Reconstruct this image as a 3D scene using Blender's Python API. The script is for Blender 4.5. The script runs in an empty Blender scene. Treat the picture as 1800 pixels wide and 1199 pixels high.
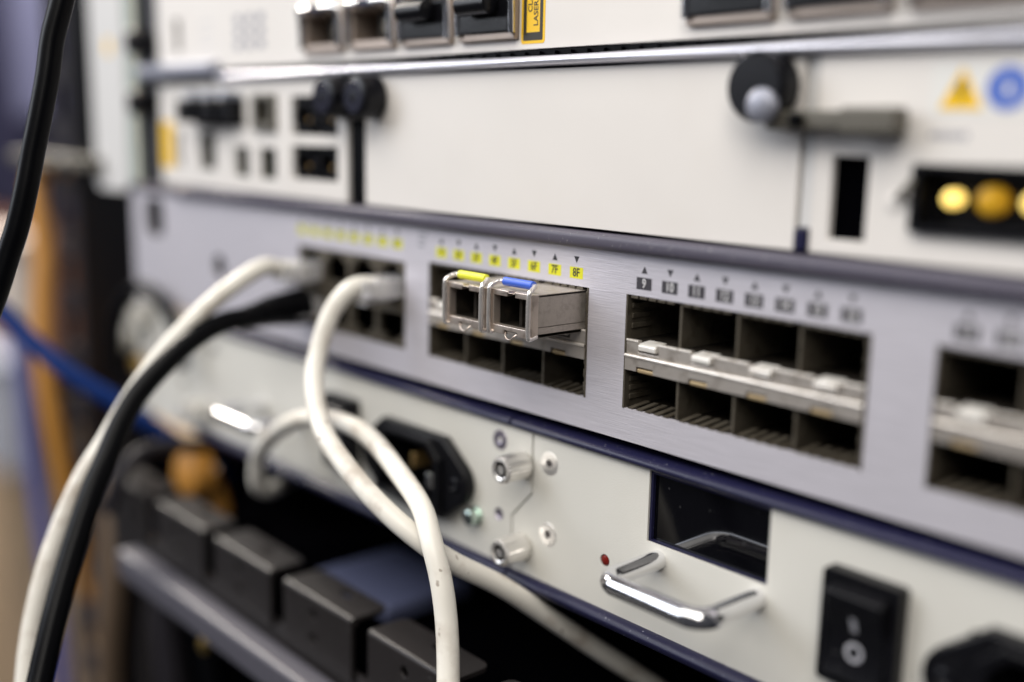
import bpy, bmesh, math, random
from mathutils import Vector, Matrix
from mathutils.geometry import tessellate_polygon
random.seed(7)
S = 0.001                      # everything below is written in millimetres
scene = bpy.context.scene
C = scene.collection

# ------------------------------------------------------------------ camera
def camera():
    yaw, pitch, roll = 0.842888, -0.186245, 0.020371
    ca, sa, cb, sb = math.cos(yaw), math.sin(yaw), math.cos(pitch), math.sin(pitch)
    fwd = Vector((-sa*cb, ca*cb, sb)); r0 = Vector((ca, sa, 0)); u0 = r0.cross(fwd)
    right = math.cos(roll)*r0 + math.sin(roll)*u0
    up = -math.sin(roll)*r0 + math.cos(roll)*u0
    cam = bpy.data.cameras.new('camera'); o = bpy.data.objects.new('camera', cam); C.objects.link(o)
    m = Matrix((right, up, -fwd)).transposed().to_4x4()
    m.translation = Vector((227.986, -174.103, 33.370))*S
    o.matrix_world = m
    cam.sensor_width = 36; cam.lens = 1938.398/1800*36
    cam.clip_start = 0.01; cam.clip_end = 50
    cam.dof.use_dof = True; cam.dof.focus_distance = 0.242; cam.dof.aperture_fstop = 3.45
    scene.camera = o
camera()

# ------------------------------------------------------------------ world and lamps
w = bpy.data.worlds.new('World'); scene.world = w; w.use_nodes = True
bg = w.node_tree.nodes['Background']; bg.inputs[0].default_value = (0.86, 0.88, 1.0, 1); bg.inputs[1].default_value = 0.06

def lamp(name, loc, target, size, power, col, size_y=None):
    l = bpy.data.lights.new(name, 'AREA'); l.energy = power; l.color = col
    l.size = size*S
    if size_y: l.shape = 'RECTANGLE'; l.size_y = size_y*S
    o = bpy.data.objects.new(name, l); C.objects.link(o)
    o.location = Vector(loc)*S
    o.rotation_euler = (Vector(target)-Vector(loc)).to_track_quat('-Z', 'Y').to_euler()
    return o
lamp('ceiling_lamp', (60, -620, 900), (40, 0, -20), 1300, 14.6, (1.0, 0.96, 0.9), 800)
lamp('ceiling_lamp', (640, -600, 640), (90, 0, 0), 300, 3.6, (1.0, 0.95, 0.88), 600)
lamp('window_light', (-850, -850, 560), (0, 0, 0), 700, 11, (0.88, 0.92, 1.0), 800)
lamp('wall_fill_light', (-1150, 60, 700), (-1250, 330, -500), 400, 55, (1.0, 0.92, 0.82), 400)  # unseen lamp added to brighten the far wall

scene.view_settings.view_transform = 'Standard'; scene.view_settings.look = 'None'
scene.view_settings.exposure = 0.0; scene.view_settings.gamma = 1
scene.render.engine = 'CYCLES'
scene.cycles.use_denoising = True
scene.cycles.max_bounces = 8; scene.cycles.transmission_bounces = 8

# ------------------------------------------------------------------ materials
def mat(name, col, rough=.5, metal=0., bump=0., bscale=800., var=0., vscale=60., stretch=(1,1,1), spec=.5,
        dirt=None, dirt_amt=.5, dirt_scale=150., emit=None, trans=0., ior=1.45, coat=0., rvar=0., specks=None, specks_scale=900., specks_th=.69):
    m = bpy.data.materials.new(name); m.use_nodes = True
    nt = m.node_tree; N = nt.nodes; L = nt.links; b = N['Principled BSDF']
    b.inputs['Roughness'].default_value = rough; b.inputs['Metallic'].default_value = metal
    b.inputs['Specular IOR Level'].default_value = spec
    b.inputs['IOR'].default_value = ior
    if trans: b.inputs['Transmission Weight'].default_value = trans
    if coat: b.inputs['Coat Weight'].default_value = coat; b.inputs['Coat Roughness'].default_value = .08
    if emit: b.inputs['Emission Color'].default_value = (*emit[0], 1); b.inputs['Emission Strength'].default_value = emit[1]
    tc = N.new('ShaderNodeTexCoord'); mp = N.new('ShaderNodeMapping'); L.new(tc.outputs['Object'], mp.inputs[0])
    mp.inputs['Scale'].default_value = stretch
    def noise(sc, det=4, src=None):
        n = N.new('ShaderNodeTexNoise'); n.inputs['Scale'].default_value = sc; n.inputs['Detail'].default_value = det
        L.new(src or mp.outputs[0], n.inputs['Vector']); return n
    def ramp(n, lo, hi, a=0, bb=1):
        r = N.new('ShaderNodeMapRange'); r.inputs[1].default_value = lo; r.inputs[2].default_value = hi
        r.inputs[3].default_value = a; r.inputs[4].default_value = bb; L.new(n.outputs[0], r.inputs[0]); return r
    cur = None
    rgb = N.new('ShaderNodeRGB'); rgb.outputs[0].default_value = (*col, 1); cur = rgb.outputs[0]
    def mix(fac, c2, mode='MIX'):
        nonlocal cur
        x = N.new('ShaderNodeMix'); x.data_type = 'RGBA'; x.blend_type = mode
        L.new(fac, x.inputs[0]); L.new(cur, x.inputs[6])
        if isinstance(c2, tuple): x.inputs[7].default_value = (*c2, 1)
        else: L.new(c2, x.inputs[7])
        cur = x.outputs[2]
    if var:
        r = ramp(noise(vscale), .3, .7, 0, var); mix(r.outputs[0], tuple(c*.55 for c in col))
    if dirt:
        r = ramp(noise(dirt_scale, 6, tc.outputs['Object']), .5, .72, 0, dirt_amt); mix(r.outputs[0], dirt)
    if specks:
        r = ramp(noise(specks_scale, 2, tc.outputs['Object']), specks_th, specks_th+.05, 0, .6); mix(r.outputs[0], specks)
    L.new(cur, b.inputs['Base Color'])
    if rvar:
        r = ramp(noise(vscale*1.7), .3, .7, rough-rvar, rough+rvar); L.new(r.outputs[0], b.inputs['Roughness'])
    if bump:
        bp = N.new('ShaderNodeBump'); bp.inputs['Strength'].default_value = bump; bp.inputs['Distance'].default_value = .0002
        L.new(noise(bscale, 3).outputs[0], bp.inputs['Height']); L.new(bp.outputs[0], b.inputs['Normal'])
    return m
M = {}
M['white_panel'] = mat('white_panel_paint', (.75, .715, .68), .5, bump=.08, bscale=2500, var=.06, vscale=25, dirt=(.62,.56,.5), dirt_amt=.12, dirt_scale=40)
M['cream'] = mat('cream_textured_paint', (.66, .645, .595), .48, bump=.22, bscale=2600, var=.05, vscale=30, dirt=(.5,.46,.4), dirt_amt=.16, dirt_scale=45)
M['brushed'] = mat('brushed_aluminium', (.66, .635, .69), .42, metal=.36, bump=.3, bscale=350, var=.24, vscale=160, stretch=(.5,9,9), rvar=.06)
M['lid'] = mat('grey_violet_paint', (.085, .078, .105), .42, bump=.12, bscale=2500, spec=.35, specks=(.4,.4,.4), specks_scale=1500)
M['navy'] = mat('navy_paint', (.013, .013, .042), .34, bump=.12, bscale=2500, spec=.34, specks=(.35,.35,.4), specks_scale=1400)
M['rail'] = mat('satin_rail', (.84, .84, .93), .33, metal=.5, bump=.1, bscale=300, stretch=(.5,6,6))
M['chrome'] = mat('chrome', (.82, .82, .84), .17, metal=1, rvar=.05, vscale=60, bump=.05, bscale=500)
M['steel'] = mat('bright_steel', (.72, .70, .68), .24, metal=1, bump=.08, bscale=900, var=.15, vscale=300)
M['cage'] = mat('dusty_cage_steel', (.15, .13, .10), .45, metal=.6, bump=.25, bscale=1500, var=.35, vscale=250, dirt=(.07,.055,.038), dirt_amt=.8, dirt_scale=320)
M['cage_in'] = mat('shaded_cage_inside', (.018, .015, .012), .7, metal=.1, spec=.15, bump=.3, bscale=1200, var=.4, vscale=200, dirt=(.05,.04,.028), dirt_amt=.5, dirt_scale=500)  # darker than the cage steel: shade inside the ports put into the colour
M['lip'] = mat('cage_lip_steel', (.60, .55, .50), .34, metal=.65, bump=.12, bscale=800, dirt=(.2,.16,.12), dirt_amt=.6, dirt_scale=260)
M['tongue'] = mat('polished_tongue', (.90, .87, .82), .3, metal=.35, bump=.05, bscale=700, dirt=(.4,.3,.2), dirt_amt=.4, dirt_scale=300)
M['sfp'] = mat('dusty_nickel', (.46, .41, .365), .5, metal=.6, bump=.35, bscale=2600, var=.2, vscale=700, dirt=(.33,.30,.26), dirt_amt=.7, dirt_scale=700)
M['sfp_edge'] = mat('worn_nickel_edge', (.70, .61, .54), .33, metal=.8, bump=.12, bscale=900, dirt=(.22,.16,.12), dirt_amt=.75, dirt_scale=300)
M['wire'] = mat('bail_wire_steel', (.86, .82, .79), .2, metal=.75, bump=.06, bscale=600, dirt=(.4,.3,.22), dirt_amt=.35, dirt_scale=350)
M['yellow_pl'] = mat('yellow_sleeve', (.78, .80, .04), .42, bump=.1, bscale=1200, var=.1, vscale=300)
M['blue_pl'] = mat('blue_sleeve', (.05, .13, .62), .42, bump=.1, bscale=1200, var=.1, vscale=300)
M['black_pl'] = mat('black_plastic', (.005, .005, .0065), .3, spec=.25, bump=.12, bscale=1500, specks=(.1,.1,.1), specks_scale=1600)
M['black_gloss'] = mat('black_glossy_window', (.002, .002, .003), .06, bump=.012, bscale=120, specks=(.1,.1,.1), specks_scale=700)
M['black_knurl'] = mat('black_knob', (.004, .004, .006), .28, spec=.3, bump=.1, bscale=900)
M['void'] = mat('interior_shade', (.001, .001, .0015), .9, spec=0.0)  # near-black, no sheen: shade of the interiors put into the colour
M['chassis'] = mat('chassis_steel', (.12, .12, .13), .5, metal=.6, bump=.1)
M['cable_w'] = mat('white_cable_jacket', (.80, .77, .70), .4, bump=.12, bscale=500, var=.05, vscale=80, dirt=(.24,.15,.085), dirt_amt=.5, dirt_scale=105, specks=(.16,.10,.06), specks_scale=330, specks_th=.685)
M['cable_b'] = mat('black_cable_jacket', (.0015, .0017, .0026), .36, spec=.12, bump=.12, bscale=700, var=.1)
M['cable_blue'] = mat('blue_cable_jacket', (.003, .026, .15), .4, spec=.25, bump=.08, bscale=500)
M['cable_violet'] = mat('violet_blue_cable_jacket', (.045, .055, .20), .45, bump=.08, bscale=500)
M['cable_o'] = mat('ochre_cable_jacket', (.52, .24, .045), .5, bump=.08, bscale=300, var=.1)
M['clear'] = mat('clear_plug_plastic', (.95, .94, .96), .1, trans=.6, ior=1.45)
M['finger'] = mat('black_powder_coat', (.020, .0175, .0175), .36, spec=.28, bump=.25, bscale=2200, specks=(.16,.16,.16), specks_scale=1300)
M['finger_rail'] = mat('grey_rail_paint', (.085, .082, .10), .42, bump=.2, bscale=1800)
M['navy_lid'] = mat('blue_grey_lid', (.075, .085, .15), .5, bump=.1)
M['post'] = mat('black_rack_paint', (.001, .001, .0016), .4, spec=.08, bump=.1)
M['post_grey'] = mat('grey_rack_paint', (.020, .018, .022), .45, spec=.2, bump=.1)
M['olive'] = mat('olive_zinc', (.13, .12, .10), .5, metal=.4, bump=.1)
M['ear'] = mat('pale_ear_paint', (.62, .61, .60), .5, bump=.1)
M['ear_green'] = mat('pale_green_edge', (.36, .42, .38), .5)
M['nickel'] = mat('matte_nickel', (.82, .80, .77), .3, metal=.82, bump=.06, bscale=900)
M['cap_shell'] = mat('dull_module_shell', (.42, .35, .30), .48, metal=.7, bump=.15, bscale=900)
M['dark_metal'] = mat('dark_ferrule', (.09, .08, .08), .4, metal=.5)
M['fold'] = mat('edge_highlight_steel', (.88, .83, .77), .3, metal=.55, bump=.1, bscale=700, dirt=(.35,.28,.2), dirt_amt=.6, dirt_scale=300)  # paler than the lip steel: edge highlights put into the colour
M['tan_tongue'] = mat('tan_tongue', (.50, .38, .22), .4, metal=.5, bump=.1)
M['dull_end'] = mat('dull_grey_end', (.30, .31, .37), .45, metal=.3)
M['gold'] = mat('gold_contact', (.55, .36, .14), .35, metal=.9)
M['brass'] = mat('brass', (.75, .5, .15), .3, metal=1)
M['lab_y'] = mat('yellow_label', (.68, .66, .02), .6, var=.08, vscale=500)
M['lab_d'] = mat('dark_label', (.045, .042, .05), .55)
M['print_d'] = mat('dark_print', (.03, .03, .035), .6)
M['print_g'] = mat('grey_print', (.30, .30, .34), .6)
M['print_l'] = mat('light_print', (.62, .61, .62), .6)
M['knob_face'] = mat('dark_blue_black_plastic', (.010, .010, .022), .24, spec=.5, bump=.1, bscale=700)
M['symbol'] = mat('grey_symbol_print', (.34, .34, .37), .6)
M['sticker_y'] = mat('amber_sticker', (.86, .52, .005), .45, bump=.03)
M['sticker_k'] = mat('sticker_black', (.03, .025, .015), .5)
M['sticker_w'] = mat('sticker_white', (.74, .73, .70), .45)
M['sticker_b'] = mat('sticker_blue', (.05, .13, .52), .45)
M['led_on'] = mat('amber_led_lit', (.9, .7, .2), .3, emit=((1, .68, .16), 1.6))
M['led_on2'] = mat('orange_led_lit', (.45, .25, .01), .35, emit=((1, .52, .04), .16))
M['led_red'] = mat('red_led_lens', (.16, .012, .008), .2)
M['green_screw'] = mat('green_tinted_zinc', (.55, .66, .60), .22, metal=1, bump=.05)
M['violet_hole'] = mat('violet_rivet', (.34, .31, .38), .35, metal=.8)
M['green_in'] = mat('green_board', (.004, .012, .004), .6, spec=.1)
M['wall'] = mat('beige_wall', (.60, .44, .29), .8, var=.15, vscale=1.2)
M['cab_navy'] = mat('cabinet_navy', (.007, .007, .018), .5, spec=.2, var=.2, vscale=2)
M['cab_blue'] = mat('cabinet_blue_grey', (.055, .058, .10), .5, spec=.2, var=.2, vscale=2)
M['brown'] = mat('brown_board', (.10, .045, .03), .6)
M['pale_box'] = mat('pale_box_paint', (.36, .33, .31), .6)
M['pale_blue_box'] = mat('pale_blue_grey_paint', (.26, .28, .34), .6)
M['tan_cable'] = mat('tan_cable_jacket', (.13, .09, .06), .6)

# ------------------------------------------------------------------ mesh helpers
class MB:
    def __init__(s): s.v = []; s.f = []
    def add(s, vs, fs):
        n = len(s.v); s.v += [tuple(v) for v in vs]; s.f += [tuple(i+n for i in f) for f in fs]; return s
    def box(s, x0, x1, y0, y1, z0, z1):
        vs = [(x, y, z) for x in (x0, x1) for y in (y0, y1) for z in (z0, z1)]
        return s.add(vs, [(0,1,3,2), (4,6,7,5), (0,4,5,1), (2,3,7,6), (0,2,6,4), (1,5,7,3)])
    def plate(s, outer, holes, yf, yb):
        loops = [outer]+list(holes); flat = [p for l in loops for p in l]
        tris = tessellate_polygon([[Vector((p[0], p[1], 0)) for p in l] for l in loops]); n = len(flat)
        vs = [(p[0], yf, p[1]) for p in flat]+[(p[0], yb, p[1]) for p in flat]
        fs = [tuple(t) for t in tris]+[tuple(i+n for i in reversed(t)) for t in tris]
        k = 0
        for l in loops:
            m = len(l)
            for i in range(m):
                a, b = k+i, k+(i+1) % m; fs.append((a, b, b+n, a+n))
            k += m
        return s.add(vs, fs)
    def prism(s, pts, x0, x1):                       # profile in (y,z), pushed along x
        n = len(pts); vs = [(x0, p[0], p[1]) for p in pts]+[(x1, p[0], p[1]) for p in pts]
        return s.add(vs, [tuple(range(n)), tuple(range(2*n-1, n-1, -1))]+[(i, (i+1) % n, (i+1) % n+n, i+n) for i in range(n)])
    def lathe(s, o, axis, prof, n=32, knurl=0):       # prof: (t along axis, radius)
        o = Vector(o); a = Vector(axis).normalized(); t = Vector((0,0,1)) if abs(a.z) < .9 else Vector((1,0,0))
        u = a.cross(t).normalized(); v = a.cross(u); vs = []; fs = []
        for (d, r) in prof:
            for i in range(n):
                rr = r*(1+(knurl if i % 2 else 0)) if knurl and r > prof[0][1]*0.8 else r
                an = 2*math.pi*i/n; vs.append(o+a*d+(u*math.cos(an)+v*math.sin(an))*rr)
        for j in range(len(prof)-1):
            for i in range(n):
                fs.append((j*n+i, j*n+(i+1) % n, (j+1)*n+(i+1) % n, (j+1)*n+i))
        fs.append(tuple(range(n-1, -1, -1))); fs.append(tuple(range((len(prof)-1)*n, len(prof)*n)))
        return s.add(vs, fs)
    def tube(s, pts, r, n=16, smooth=8):
        P = [Vector(p) for p in pts]
        if smooth:
            Q = []; E = [2*P[0]-P[1]]+P+[2*P[-1]-P[-2]]
            for i in range(1, len(E)-2):
                p0, p1, p2, p3 = E[i-1:i+3]
                for k in range(smooth):
                    t = k/smooth
                    Q.append(.5*((2*p1)+(p2-p0)*t+(2*p0-5*p1+4*p2-p3)*t*t+(3*p1-p0-3*p2+p3)*t**3))
            Q.append(P[-1]); P = Q
        T = [(P[min(i+1, len(P)-1)]-P[max(i-1, 0)]).normalized() for i in range(len(P))]
        u = T[0].orthogonal().normalized(); vs = []; fs = []
        for i, p in enumerate(P):
            u = (u-T[i]*u.dot(T[i])).normalized(); v = T[i].cross(u)
            rr = r[i*(len(r)-1)//max(1, len(P)-1)] if isinstance(r, (list, tuple)) else r
            for k in range(n):
                a = 2*math.pi*k/n; vs.append(p+(u*math.cos(a)+v*math.sin(a))*rr)
        for i in range(len(P)-1):
            for k in range(n): fs.append((i*n+k, i*n+(k+1) % n, (i+1)*n+(k+1) % n, (i+1)*n+k))
        fs.append(tuple(range(n-1, -1, -1))); fs.append(tuple(range((len(P)-1)*n, len(P)*n)))
        return s.add(vs, fs)
    def flat(s, outer, y, t=.08):                     # thin print layer facing -y
        return s.plate(outer, [], y-t, y)

def rect(x0, x1, z0, z1): return [(x0, z0), (x1, z0), (x1, z1), (x0, z1)]
def disc(cx, cz, r, n=28, rz=None): return [(cx+r*math.cos(2*math.pi*i/n), cz+(rz or r)*math.sin(2*math.pi*i/n)) for i in range(n)]
def rrect(x0, x1, z0, z1, r, n=6):
    o = []
    for cx, cz, a in ((x1-r, z0+r, -90), (x1-r, z1-r, 0), (x0+r, z1-r, 90), (x0+r, z0+r, 180)):
        for i in range(n+1):
            t = math.radians(a+90*i/n); o.append((cx+r*math.cos(t), cz+r*math.sin(t)))
    return o

def mesh_of(name, mb, m, bevel=0, seg=2, smooth=True, angle=35):
    me = bpy.data.meshes.new(name); bm = bmesh.new()
    vs = [bm.verts.new(Vector(v)*S) for v in mb.v]
    for f in mb.f:
        try: bm.faces.new([vs[i] for i in f])
        except ValueError: pass
    bmesh.ops.recalc_face_normals(bm, faces=bm.faces)
    if bevel:
        es = [e for e in bm.edges if len(e.link_faces) == 2 and e.calc_face_angle(0) > math.radians(40)]
        bmesh.ops.bevel(bm, geom=es, offset=bevel*S, segments=seg, profile=.5, affect='EDGES', clamp_overlap=True)
    nrm = None
    if bevel:
        bm.normal_update(); nrm = []; lim = math.cos(math.radians(52))
        for f in bm.faces:
            for v in f.verts:
                a = Vector()
                for g in v.link_faces:
                    if g.normal.dot(f.normal) > lim: a += g.normal*g.calc_area()
                nrm.append(a.normalized() if a.length > 0 else f.normal.copy())
    bm.to_mesh(me); bm.free(); me.materials.append(m)
    if nrm and smooth:
        me.polygons.foreach_set('use_smooth', [True]*len(me.polygons))
        me.normals_split_custom_set(nrm)
    elif smooth:
        me.polygons.foreach_set('use_smooth', [True]*len(me.polygons))
        me.set_sharp_from_angle(angle=math.radians(angle))
    return me
def obj(name, mb, m, parent=None, bevel=0, **k):
    me = mb if isinstance(mb, bpy.types.Mesh) else mesh_of(name, mb, m, bevel, **k)
    o = bpy.data.objects.new(name, me); C.objects.link(o)
    if parent: o.parent = parent; o.matrix_parent_inverse = Matrix.Identity(4)
    return o
def tag(o, label, cat, group=None):
    o['label'] = label; o['category'] = cat
    if group: o['group'] = group
    return o
def thing(name, label, cat, group=None, loc=(0,0,0)):
    o = bpy.data.objects.new(name, None); C.objects.link(o); o.location = Vector(loc)*S; o.empty_display_size = .01
    return tag(o, label, cat, group)
def text_mesh(txt, size, x, z, y, m, rot=0, align='CENTER', squeeze=1., name='lettering'):
    cu = bpy.data.curves.new('t', 'FONT'); cu.body = txt; cu.size = 1; cu.align_x = align; cu.align_y = 'CENTER'
    cu.extrude = .02; cu.resolution_u = 3; cu.offset = .012
    t = bpy.data.objects.new('t', cu); C.objects.link(t)
    dg = bpy.context.evaluated_depsgraph_get(); me = bpy.data.meshes.new_from_object(t.evaluated_get(dg))
    bpy.data.objects.remove(t); bpy.data.curves.remove(cu)
    ca, sa = math.cos(rot), math.sin(rot)
    for v in me.vertices:
        a, b = v.co.x*size*squeeze, v.co.y*size
        v.co = Vector((x+a*ca-b*sa, y-v.co.z*size, z+a*sa+b*ca))*S
    me.name = name; me.materials.clear(); me.materials.append(m); return me
def copy_tree(o, parent=None):
    c = o.copy(); C.objects.link(c)
    if parent: c.parent = parent
    for ch in list(o.children): copy_tree(ch, c)
    return c

# ================================================================== NETWORK SWITCH (grey, in the middle)
sw = thing('network_switch', 'slim grey brushed-metal network switch with yellow and black port labels', 'network switch')
CX = [0.0, 69.7, 140.2]; CW, CH = 57.6, 25.0
holes = [rect(x, x+CW, -CH, 0) for x in CX]+[rect(-66.2, -11, -25.2, -1.2), rrect(-177, -162, -7, 7, 3), disc(-118.5, -13.4, 4.2)]
obj('face_plate', MB().plate(rect(-189, 262, -32.3, 9.0), holes, 0, 1.2), M['brushed'], sw)
obj('bottom_lip', MB().box(-186, 258, 1.2, 60, -32.2, -31.2), M['post'], sw)
obj('lid_edge', MB().box(-150, 262, -2.4, 60, 8.9, 12.5), M['lid'], sw, bevel=1.3, seg=3)
obj('ear_bracket', MB().box(-189, -150.5, -.6, 14, 9.1, 11.5), M['lid'], sw, bevel=.4)
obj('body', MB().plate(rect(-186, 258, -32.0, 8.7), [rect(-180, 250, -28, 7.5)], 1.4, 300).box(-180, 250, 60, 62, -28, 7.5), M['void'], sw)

def make_cage(x0, detail):
    w2 = CW; h = CH; pitch = w2/4
    b = MB(); b.box(x0, x0+w2, 1, 42, -.55, .1).box(x0, x0+w2, 1, 42, -h-.1, -h+.3).box(x0, x0+w2, 40, 42, -h, 0)
    b.box(x0+.2, x0+w2-.2, 1.4, 40, -16.2, -9.9)
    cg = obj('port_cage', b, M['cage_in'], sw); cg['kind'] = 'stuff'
    obj('cage_wall', MB().box(x0-.35, x0+.12, -.15, 42, -h, 0), M['cage'], cg)
    obj('cage_wall', MB().box(x0+w2-.12, x0+w2+.35, -.15, 42, -h, 0), M['cage'], cg)
    for i in range(1, 4):
        x = x0+pitch*i
        obj('divider', MB().box(x-.3, x+.3, .5, 40, -h+.2, -16.5), M['cage'], cg)
        obj('divider', MB().box(x-.3, x+.3, .5, 40, -9.7, -.5), M['cage'], cg)
    # the two rails between the rows, with their notches
    up = [(x0+.15, -12.75), (x0+w2-.15, -12.75)]; lo = []
    for i in reversed(range(4)):
        a = x0+pitch*i; up += [(a+pitch-.15, -9.65), (a+9.2, -9.65), (a+9.2, -12.1), (a+3.6, -12.1), (a+3.6, -9.65), (a+.15, -9.65)]
    for i in range(4):
        a = x0+pitch*i; lo += [(a+.15, -16.3), (a+3.4, -16.3), (a+3.4, -15.2), (a+8.2, -15.2), (a+8.2, -16.3), (a+pitch-.15, -16.3)]
    lo += [(x0+w2-.15, -13.0), (x0+.15, -13.0)]
    obj('upper_rail', MB().plate(up, [], -.1, 1.2), M['lip'], cg, bevel=.16)
    obj('lower_rail', MB().plate(lo, [], -.4, 1.0), M['lip'], cg, bevel=.16)
    obj('folded_edge', MB().tube([(x0+.15, -.3, -13.15), (x0+w2-.15, -.3, -13.15)], .42, 12, 0), M['fold'], cg)  # pale tube paints the highlight along the rail edge
    for i in range(4):
        a = x0+pitch*i
        obj('folded_edge', MB().tube([(a+.2, .05, -9.85), (a+3.5, .05, -9.85)], .3, 10, 0), M['fold'], cg)
        obj('folded_edge', MB().tube([(a+9.3, .05, -9.85), (a+pitch-.2, .05, -9.85)], .3, 10, 0), M['fold'], cg)
    for i in range(4):
        a = x0+pitch*i+.25; n0, n1 = a+3.4, a+9.0
        obj('latch_tongue', MB().prism([(3.0, -9.7), (-.2, -10.0), (-.75, -10.5), (-.75, -11.5), (-.2, -11.7), (3, -10.3)], n0+.45, n1-.4), M['tongue'], cg, bevel=.12)
        obj('latch_tongue', MB().prism([(2.5, -15.5), (.2, -15.5), (-.2, -15.8), (-.2, -16.4), (.3, -16.7), (2.5, -16.3)], n0, n1-1.2), M['tan_tongue'], cg, bevel=.1)
    # spring fingers along the bottom and top of the opening, slots in the outer walls
    sp = MB()
    for i in range(4):
        for k in range(5):
            a = x0+pitch*i+1.0+k*2.5
            sp.add([(a, .2, -h+.3), (a+1.3, .2, -h+.35), (a+2.5, 4.5, -h+1.5), (a+1.2, 4.5, -h+1.45),
                    (a, .2, -h+.1), (a+1.3, .2, -h+.1), (a+2.5, 4.5, -h+1.2), (a+1.2, 4.5, -h+1.2)],
                   [(0,1,2,3), (7,6,5,4), (0,4,5,1), (1,5,6,2), (2,6,7,3), (3,7,4,0)])
            sp.box(a, a+1.9, -.12, 2.0, -.62, -.12)
    s = obj('ground_springs', sp, M['cage'], cg); s['kind'] = 'stuff'
    sl = MB()
    for zc in (-2.3, -4.5, -6.7, -18.4, -20.4, -22.4):
        sl.box(x0+.1, x0+.55, 1.2, 8.0, zc-.75, zc+.35); 
    for k in range(8):
        zc = -1.8-k*2.95
        sl.box(x0+w2-.62, x0+w2-.1, .0, 1.2, zc-.9, zc+.9)
    o = obj('wall_tabs', sl, M['cage'], cg, bevel=.1); o['kind'] = 'stuff'
    return cg
for i, x in enumerate(CX): make_cage(x, i < 2)

# copper port block
rb = MB(); hs = []
RP = [-59.2+13.75*i for i in range(4)]
for i, cx in enumerate(RP):
    for r in (0, 1):
        zc = -6.4 if r == 0 else -19.6; s = 1 if r == 0 else -1
        o = [(cx-5.8, zc-s*4), (cx+5.8, zc-s*4), (cx+5.8, zc+s*2.4), (cx+3.2, zc+s*2.4), (cx+3.2, zc+s*4.2), (cx-3.2, zc+s*4.2), (cx-3.2, zc+s*2.4), (cx-5.8, zc+s*2.4)]
        hs.append(o if s > 0 else o[::-1])
rj = obj('copper_port_block', MB().plate(rect(-66, -11.2, -25, -1.4), hs, .3, 2), M['cage'], sw)
obj('port_cavity', MB().plate(rect(-65.8, -11.4, -24.8, -1.6), [h for h in hs], 2.1, 16).box(-65.8, -11.4, 16, 18, -24.8, -1.6), M['void'], rj)
gc = MB()
for cx in RP:
    for r in (0, 1):
        for k in range(8):
            x = cx-3.6+k*1.02; z = -10.6 if r == 0 else -15.8
            gc.box(x, x+.4, 3, 12, z-.15, z+.15)
g = obj('contact', gc, M['gold'], rj); g['kind'] = 'stuff'
# printed labels and arrows
def tri(cx, cz, up, s=.85):
    return [(cx-s, cz-s*.9), (cx+s, cz-s*.9), (cx, cz+s*.9)] if up else [(cx, cz-s*.9), (cx+s, cz+s*.9), (cx-s, cz+s*.9)]
def port_label(cx, cz, txt, dark, arrow=True, up=True):
    l = obj('port_label', MB().flat(rect(cx-2.1, cx+2.1, cz-1.28, cz+1.28), 0, .03), M['lab_d'] if dark else M['lab_y'], sw, smooth=False)
    obj('lettering', text_mesh(txt, 2.75, cx, cz, -.035, M['print_l'] if dark else M['print_d'], squeeze=.82), None, l)
    if arrow: obj('arrow_mark', MB().flat(tri(cx, cz+2.95, up), 0, .03), M['print_d'] if not dark else M['lab_d'], sw, smooth=False)
for i in range(8):
    port_label(-63.6+7*i, 3.5, '%dT' % (i+1), False, True, i % 2 == 0)
    port_label(4.7+7.02*i, 2.9, '%dF' % (i+1), False, True, i % 2 == 0)
    port_label(74.1+7.03*i, 2.7, '%d' % (i+9), True, True, i % 2 == 0)
    port_label(144.6+7.03*i, 2.7, '%d' % (i+17), True, True, i % 2 == 0)
ln = MB()
for k in range(3): ln.flat(rect(-5.2, -1.2-k*.7, 6.6-k*1.5, 7.3-k*1.5), 0, .03)
obj('small_print', ln, M['print_g'], sw, smooth=False)

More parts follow.
